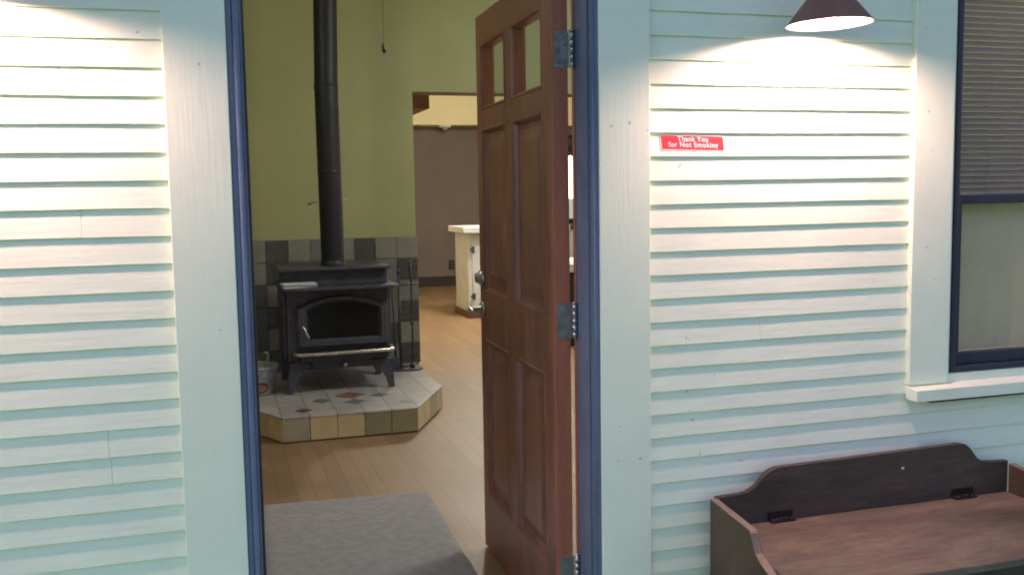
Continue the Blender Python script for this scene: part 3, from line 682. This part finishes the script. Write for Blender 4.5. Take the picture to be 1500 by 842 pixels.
wt = [mat('wall_tile_sand', (.25, .245, .19), .35, var=.14, vscale=12), mat('wall_tile_grey', (.19, .195, .17), .35, var=.14, vscale=12),
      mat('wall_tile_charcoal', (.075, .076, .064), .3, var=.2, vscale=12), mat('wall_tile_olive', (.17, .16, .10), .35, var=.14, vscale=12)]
obj('wall_tile', bm, wt, bs)

# ---------------------------------------------------------------- wood stove
st = thing('wood_stove', 'black cast iron wood stove with arched glass door standing on the hearth', 'stove', (.76, 3.95, .15))
bm = B()
bb(bm, .432, 3.745, .345, 1.082, 4.28, .808, .008); bb(bm, .425, 3.775, .829, 1.085, 4.26, .925, .004)
obj('firebox', bm, m_iron, st)
bm = B(); bb(bm, .392, 3.715, .926, 1.098, 4.30, .944, .005); obj('top_plate', bm, m_iron, st)
bm = B(); P = [(.392, 4.29), (.392, 3.63), (.42, 3.60), (1.105, 3.60), (1.138, 3.63), (1.138, 4.29)]
prism(bm, P, .809, .828, lambda a, b, h: (a, b, h), .005); obj('shelf_plate', bm, m_iron, st)
# side shields
for x0, x1 in ((.412, .4315), (1.0825, 1.102)):
    bm = B(); bb(bm, x0, 3.78, .36, x1, 4.25, .80, .004); obj('side_shield', bm, m_iron, st)
def arch(x0, x1, z0, zs, za, n=18):
    c = (x0+x1)/2; hw = (x1-x0)/2; h = za-zs; Rr = (hw*hw+h*h)/(2*h); a0 = math.asin(hw/Rr)
    return [(x0, z0), (x1, z0)]+[(c+Rr*math.sin(a0-2*a0*k/n), za-Rr+Rr*math.cos(a0-2*a0*k/n)) for k in range(n+1)]
def ring_arch(bm, A, Bp, y0, y1, y2):
    # A outer, Bp inner outline; front at y0 with slope to y2 at inner
    n = len(A)
    o0 = [bm.verts.new((x, y1, z)) for x, z in A]; o1 = [bm.verts.new((x, y0+.008, z)) for x, z in A]
    mid = [bm.verts.new((x*.82+u*.18, y0, z*.82+v*.18)) for (x, z), (u, v) in zip(A, Bp)]
    mid2 = [bm.verts.new((x*.3+u*.7, y0, z*.3+v*.7)) for (x, z), (u, v) in zip(A, Bp)]
    i1 = [bm.verts.new((x, y2, z)) for x, z in Bp]
    for a, b in ((o0, o1), (o1, mid), (mid, mid2), (mid2, i1)):
        for k in range(n): bm.faces.new((a[k], a[(k+1)%n], b[(k+1)%n], b[k]))
A1 = arch(.492, 1.072, .440, .690, .765); A2 = arch(.560, 1.010, .492, .668, .722)
bm = B(); ring_arch(bm, A1, A2, 3.700, 3.744, 3.722); d = obj('stove_door', bm, mat('door_iron', (.06, .063, .08), .42, var=.3, vscale=16), st)
bm = B(); prism(bm, arch(.555, 1.015, .487, .671, .726), 3.724, 3.735, lambda a, b, h: (a, h, b)); obj('door_glass', bm, m_sglass, d)
bm = B(); tube(bm, [(.522, 3.69, .588), (.528, 3.675, .575), (.548, 3.668, .53), (.560, 3.672, .497)], [.006, .007, .010, .008], 10)
for k in range(9):
    t_ = k/8; lathe(bm, [(.0115, -.0018), (.0125, 0), (.0115, .0018)], (.533+.022*t_, 3.671, .565-.058*t_), 12, axis=(.35, 0, -1))
obj('door_handle', bm, m_chrome, d)
bm = B(); pts = [(.470, 3.74, .408), (.470, 3.64, .408), (.480, 3.622, .408), (.50, 3.615, .408), (1.06, 3.615, .412), (1.078, 3.622, .412), (1.088, 3.64, .412), (1.088, 3.74, .412)]
tube(bm, pts, .0125, 12); obj('front_rail', bm, m_chrome, st)
bm = B(); bb(bm, .475, 3.632, .392, 1.083, 3.744, .400, .002); bb(bm, .50, 3.70, .345, 1.06, 3.743, .391, .003); obj('ash_lip', bm, m_iron, st)
bm = B(); bb(bm, .58, 3.72, .295, .98, 4.20, .3445, .004); obj('ash_drawer', bm, m_iron, st)
bm = B(); lathe(bm, [(.005, 0), (.005, .02), (.014, .024), (.016, .032), (.010, .040), (0, .041)], (.784, 3.719, .322), 20, axis=(0, -1, 0)); obj('draft_knob', bm, m_chrome, st)
for x, sx in ((.435, 1), (1.082, -1)):
    for y, sy in ((3.68, 1), (4.24, -1)):
        bm = B()
        L_ = [(0, .345), (.125, .345), (.105, .325), (.085, .285), (.050, .255), (.028, .215), (.018, .155), (-.018, .155), (-.012, .24)]
        prism(bm, [(x+sx*a, z) for a, z in L_], y, y+sy*.045, lambda a, b, h: (a, h, b), .004)
        obj('leg', bm, m_iron, st)
bm = B()
lathe(bm, [(.082, 0), (.082, .03), (.0765, .032), (.0765, .036), (.0765, .596), (.0765, .60), (.078, .603), (.078, .612), (.0765, .615), (.0765, .62), (.0757, 1.14), (.0755, 1.145)], (.760, 3.95, .9445), 36, axis=(-.008, 0, 1))
pp = obj('stovepipe', bm, m_pipe, st)
bm = B(); lathe(bm, [(.0785, -.012), (.0785, .02), (.0755, .022), (.0755, .026), (.0755, 1.2)], (.751, 3.95, 2.095), 36, axis=(.022, 0, 1)); obj('upper_pipe', bm, m_pipe, st)
bm = B(); tube(bm, [(.620, 3.93, 1.355), (.86, 3.93, 1.372)], .0035, 8)
for k in range(6): lathe(bm, [(.010, -.002), (.013, 0), (.010, .002)], (.606+k*.0045, 3.93, 1.354), 12, axis=(1, 0, .07))
obj('damper_handle', bm, m_steel, pp)
# magazines on the stove shelf
m_pap = mat('magazine_paper', (.62, .66, .66), .5, var=.15, vscale=20); mg = thing('magazine_stack', 'few pale magazines lying on the left of the stove shelf', 'magazines', (.50, 3.67, .828))
for k, (dx, an, c) in enumerate(((0, 3, m_pap), (.008, -4, mat('magazine_teal', (.35, .45, .45), .4, var=.3, vscale=25)), (-.006, 6, m_pap))):
    bm = B(); bb(bm, -.105, -.055, 0, .105, .055, .009, .0015)
    bm.transform(Matrix.Translation((.512+dx, 3.675, .8285+k*.0098)) @ Matrix.Rotation(R(an), 4, 'Z')); obj('magazine', bm, c, mg)

# ---------------------------------------------------------------- ash bucket
bk = thing('ash_bucket', 'galvanised ash bucket with oval label beside the stove', 'bucket', (.235, 3.80, .15))
cb = (.215, 3.82, .1515); 
bm = B(); lathe(bm, [(0, .001), (.125, .001), (.128, .006), (.158, .176), (.161, .180), (.163, .176), (.162, .172)], cb, 48)
lathe(bm, [(.157, .172), (.126, .010), (0, .008)], cb, 48)
lathe(bm, [(.134, .040), (.1365, .043), (.1355, .050)], cb, 48); obj('pail', bm, m_galv, bk)
bm = B(); pts = []
for k in range(13):
    a = R(-90+15*k); pts.append((cb[0]+.162*math.sin(a), cb[1]-.02-.162*math.cos(a)*.92, cb[2]+.168-.03*math.cos(a)))
bm2 = None
lathe(bm, [(0, .003), (.010, .003), (.012, 0)], (cb[0]+.02, cb[1]-.158, cb[2]+.155), 12, axis=(0, -1, 0)); obj('rivet', bm, m_steel, bk)
def oval(bm, cx, cz, a, b, off):
    vs = []
    for k in range(28):
        t_ = 2*math.pi*k/28; x = cx+a*math.cos(t_); z = cz+b*math.sin(t_)
        r_ = .128+(z-cb[2])*.176+off; y = cb[1]-math.sqrt(max(r_*r_-(x-cb[0])**2, 1e-5)); vs.append(bm.verts.new((x, y, z)))
    c = bm.verts.new((cx, cb[1]-math.sqrt((.128+(cz-cb[2])*.176+off)**2-(cx-cb[0])**2), cz))
    for k in range(28): bm.faces.new((c, vs[k], vs[(k+1)%28]))
bm = B(); oval(bm, .252, .203, .050, .034, .002); lb = obj('oval_label', bm, mat('label_dark_red', (.09, .025, .02), .4), bk)
bm = B(); oval(bm, .252, .203, .040, .024, .0035); obj('label_centre', bm, mat('label_tan', (.30, .17, .12), .5, var=.6, vscale=60), lb)
bm = B(); tube(bm, [(cb[0]+.03, cb[1], cb[2]+.01), (.305, 3.80, .36), (.312, 3.79, .395), (.300, 3.78, .415), (.282, 3.78, .412)], .007, 10)
sv = obj('ash_scoop', bm, m_galv); tag(sv, 'metal scoop handle sticking out of the ash bucket', 'scoop')

# ---------------------------------------------------------------- fireplace tools
ft = thing('fireplace_tools', 'black wrought iron fireplace tool set standing right of the stove', 'tool set', (1.30, 4.33, .15))
bm = B(); prism(bm, [(1.17, 4.25), (1.36, 4.22), (1.41, 4.27), (1.41, 4.40), (1.20, 4.42)], .1508, .163, lambda a, b, h: (a, b, h), .003); obj('base', bm, m_iron, ft)
bm = B(); tube(bm, [(1.262, 4.33, .16), (1.262, 4.33, .83)], .010, 10); lathe(bm, [(0, 0), (.012, .002), (.013, .03), (.008, .045), (0, .048)], (1.262, 4.33, .83), 14)
tube(bm, [(1.20, 4.33, .755), (1.40, 4.33, .762)], .006, 8); obj('stand', bm, m_iron, ft)
bm = B(); tube(bm, [(1.350, 4.315, .20), (1.350, 4.315, .45), (1.350, 4.315, .75), (1.346, 4.315, .86), (1.343, 4.315, .93)], [.007, .007, .007, .012, .015], 10)
tube(bm, [(1.350, 4.315, .47), (1.350, 4.315, .50)], .012, 10); tube(bm, [(1.35, 4.315, .20), (1.34, 4.30, .17)], [.014, .02], 8); obj('poker', bm, m_iron, ft)
bm = B(); tube(bm, [(1.222, 4.30, .21), (1.216, 4.30, .50), (1.205, 4.30, .76)], [.010, .007, .007], 10); bb(bm, 1.19, 4.285, .166, 1.25, 4.315, .24, .005); obj('shovel', bm, m_iron, ft)

# ---------------------------------------------------------------- rug and pull chain
def rugm():
    return mat('worn_grey_rug', (.29, .28, .265), .95, var=.16, vscale=26, bump=.9, bscale=220, dirt=.35, dirtcol=(.13, .12, .10), dscale=6, coords='World')
bm = B()
ru = [(.158, 1.91), (.915, 1.862), (.865, .42), (.125, .45)]
N = 40
def rp(u, v):
    a = Vector(ru[0]).lerp(Vector(ru[1]), u); b = Vector(ru[3]).lerp(Vector(ru[2]), u); return a.lerp(b, v)
g = []
for j in range(N+1):
    row = []
    for i in range(N+1):
        p = rp(i/N, j/N); e = .0 if 0 < i < N and 0 < j < N else 1
        nx = noise.noise(Vector((p.x*30, p.y*30, 1)))*.006*e
        row.append(bm.verts.new((p.x+nx, p.y+nx, .0035 if e else .012+noise.noise(Vector((p.x*18, p.y*18, 0)))*.0025+noise.noise(Vector((p.x*4, p.y*4, 0)))*.003)))
    g.append(row)
for j in range(N):
    for i in range(N): bm.faces.new((g[j][i], g[j][i+1], g[j+1][i+1], g[j+1][i]))
for f in bm.faces: f.smooth = True
tag(obj('rug', bm, rugm()), 'worn grey rug lying on the wood floor just inside the doorway', 'rug')
pc = thing('pull_chain', 'thin ceiling pull chain with small dark fob in front of the olive wall', 'pull chain', (.80, 2.0, 2.02))
bm = B(); tube(bm, [(.797, 2.0, 2.085), (.80, 2.0, 2.6), (.80, 2.0, 3.1)], .0008, 6); obj('chain', bm, m_iron, pc)
bm = B(); lathe(bm, [(0, 0), (.008, .002), (.011, .015), (.008, .034), (.003, .045), (0, .046)], (.801, 2.0, 2.045), 14, axis=(-.2, 0, 1)); obj('fob', bm, m_iron, pc)

# ---------------------------------------------------------------- trees across the lawn (they stand before the porch and dim the sky)
def tree(x, y, h, r, label):
    t = thing('garden_tree', label, 'tree', (x, y, -.6), 0, 'trees across the lawn')
    bm = B(); tube(bm, [(x, y, -.6), (x+.1, y, h*.3), (x-.05, y+.1, h*.75)], [.28, .2, .06], 10)
    for k in range(5):
        a = k*1.3; tube(bm, [(x, y, h*.3+k*.3), (x+math.cos(a)*r*.7, y+math.sin(a)*r*.7, h*.55+k*.3)], [.09, .03], 6)
    obj('trunk', bm, mat('bark', (.09, .07, .05), .9), t)
    bm = B()
    for k in range(1500):
        v = Vector((random.gauss(0, 1), random.gauss(0, 1), random.gauss(0, 1))).normalized()*(random.random()**.4)
        c = Vector((x+v.x*r, y+v.y*r, h*.62+v.z*h*.38)); s = .16+random.random()*.2
        ax = Vector((random.random()-.5, random.random()-.5, random.random()-.5)).normalized(); p = ax.orthogonal().normalized(); q_ = ax.cross(p)
        bm.faces.new([bm.verts.new(c+p*s), bm.verts.new(c+q_*s*.6), bm.verts.new(c-p*s), bm.verts.new(c-q_*s*.6)])
    obj('crown', bm, m_leaf, t)
m_leaf = mat('leaves', (.05, .10, .03), .7, var=.3, vscale=2)
for i, (x, y, h, r) in enumerate(((-9, -16, 8, 3.4), (-2, -19, 9, 3.8), (6, -19, 8.5, 3.6), (24, -20, 9, 3.5))):
    tree(x, y, h, r, ('leafy tree across the lawn, far left', 'tallest leafy tree across the lawn', 'leafy tree across the lawn, right of the tallest', 'leafy tree across the lawn, far right')[i])

tree(8.9, 19.5, 7.5, 2.3, 'leafy tree behind the house, outside the kitchen window')
# unseen barn and hedge, added so the window glass mirrors a strip of sky
nb = thing('reflection_barn', 'unseen plank barn added to frame the sky mirrored in the window', 'barn', (19, -15, -.6))
bm = B(); bb(bm, 13.85, -19, -.6, 24, -12, 5.4); prism(bm, [(13.85, 5.401), (24, 5.401), (18.9, 8.4)], -19, -12, lambda a, b, h: (a, h, b)); obj('wall', bm, mat('dark_planks', (.07, .05, .04), .8, var=.4, vscale=3, vstretch=(6, 6, .3)), nb)
for x0, z0, x1, z1 in ((13.3, 5.1, 18.9, 8.42), (24.55, 5.1, 18.9, 8.42)):
    bm = B(); prism(bm, [(x0, z0), (x1, z1), (x1, z1+.15), (x0, z0+.15)], -19.4, -11.6, lambda a, b, h: (a, h, b)); obj('roof', bm, m_dark, nb)
bm = B(); bb(bm, 17.5, -11.99, -.59, 20.3, -11.94, 2.2, .01); obj('barn_door', bm, m_redwood, nb)
bm = B()
for k in range(5000):
    c = Vector((4+random.random()*9.7, -12.9+random.gauss(0, .35), -.5+random.random()*(2.95+.15*math.sin(k)))); s = .08+random.random()*.08
    ax = Vector((random.random()-.5, random.random()-.5, random.random()-.5)).normalized(); p = ax.orthogonal().normalized(); q_ = ax.cross(p)
    bm.faces.new([bm.verts.new(c+p*s), bm.verts.new(c+q_*s*.6), bm.verts.new(c-p*s), bm.verts.new(c-q_*s*.6)])
tag(obj('hedge', bm, m_leaf), 'unseen leafy hedge added to frame the sky mirrored in the window', 'hedge')
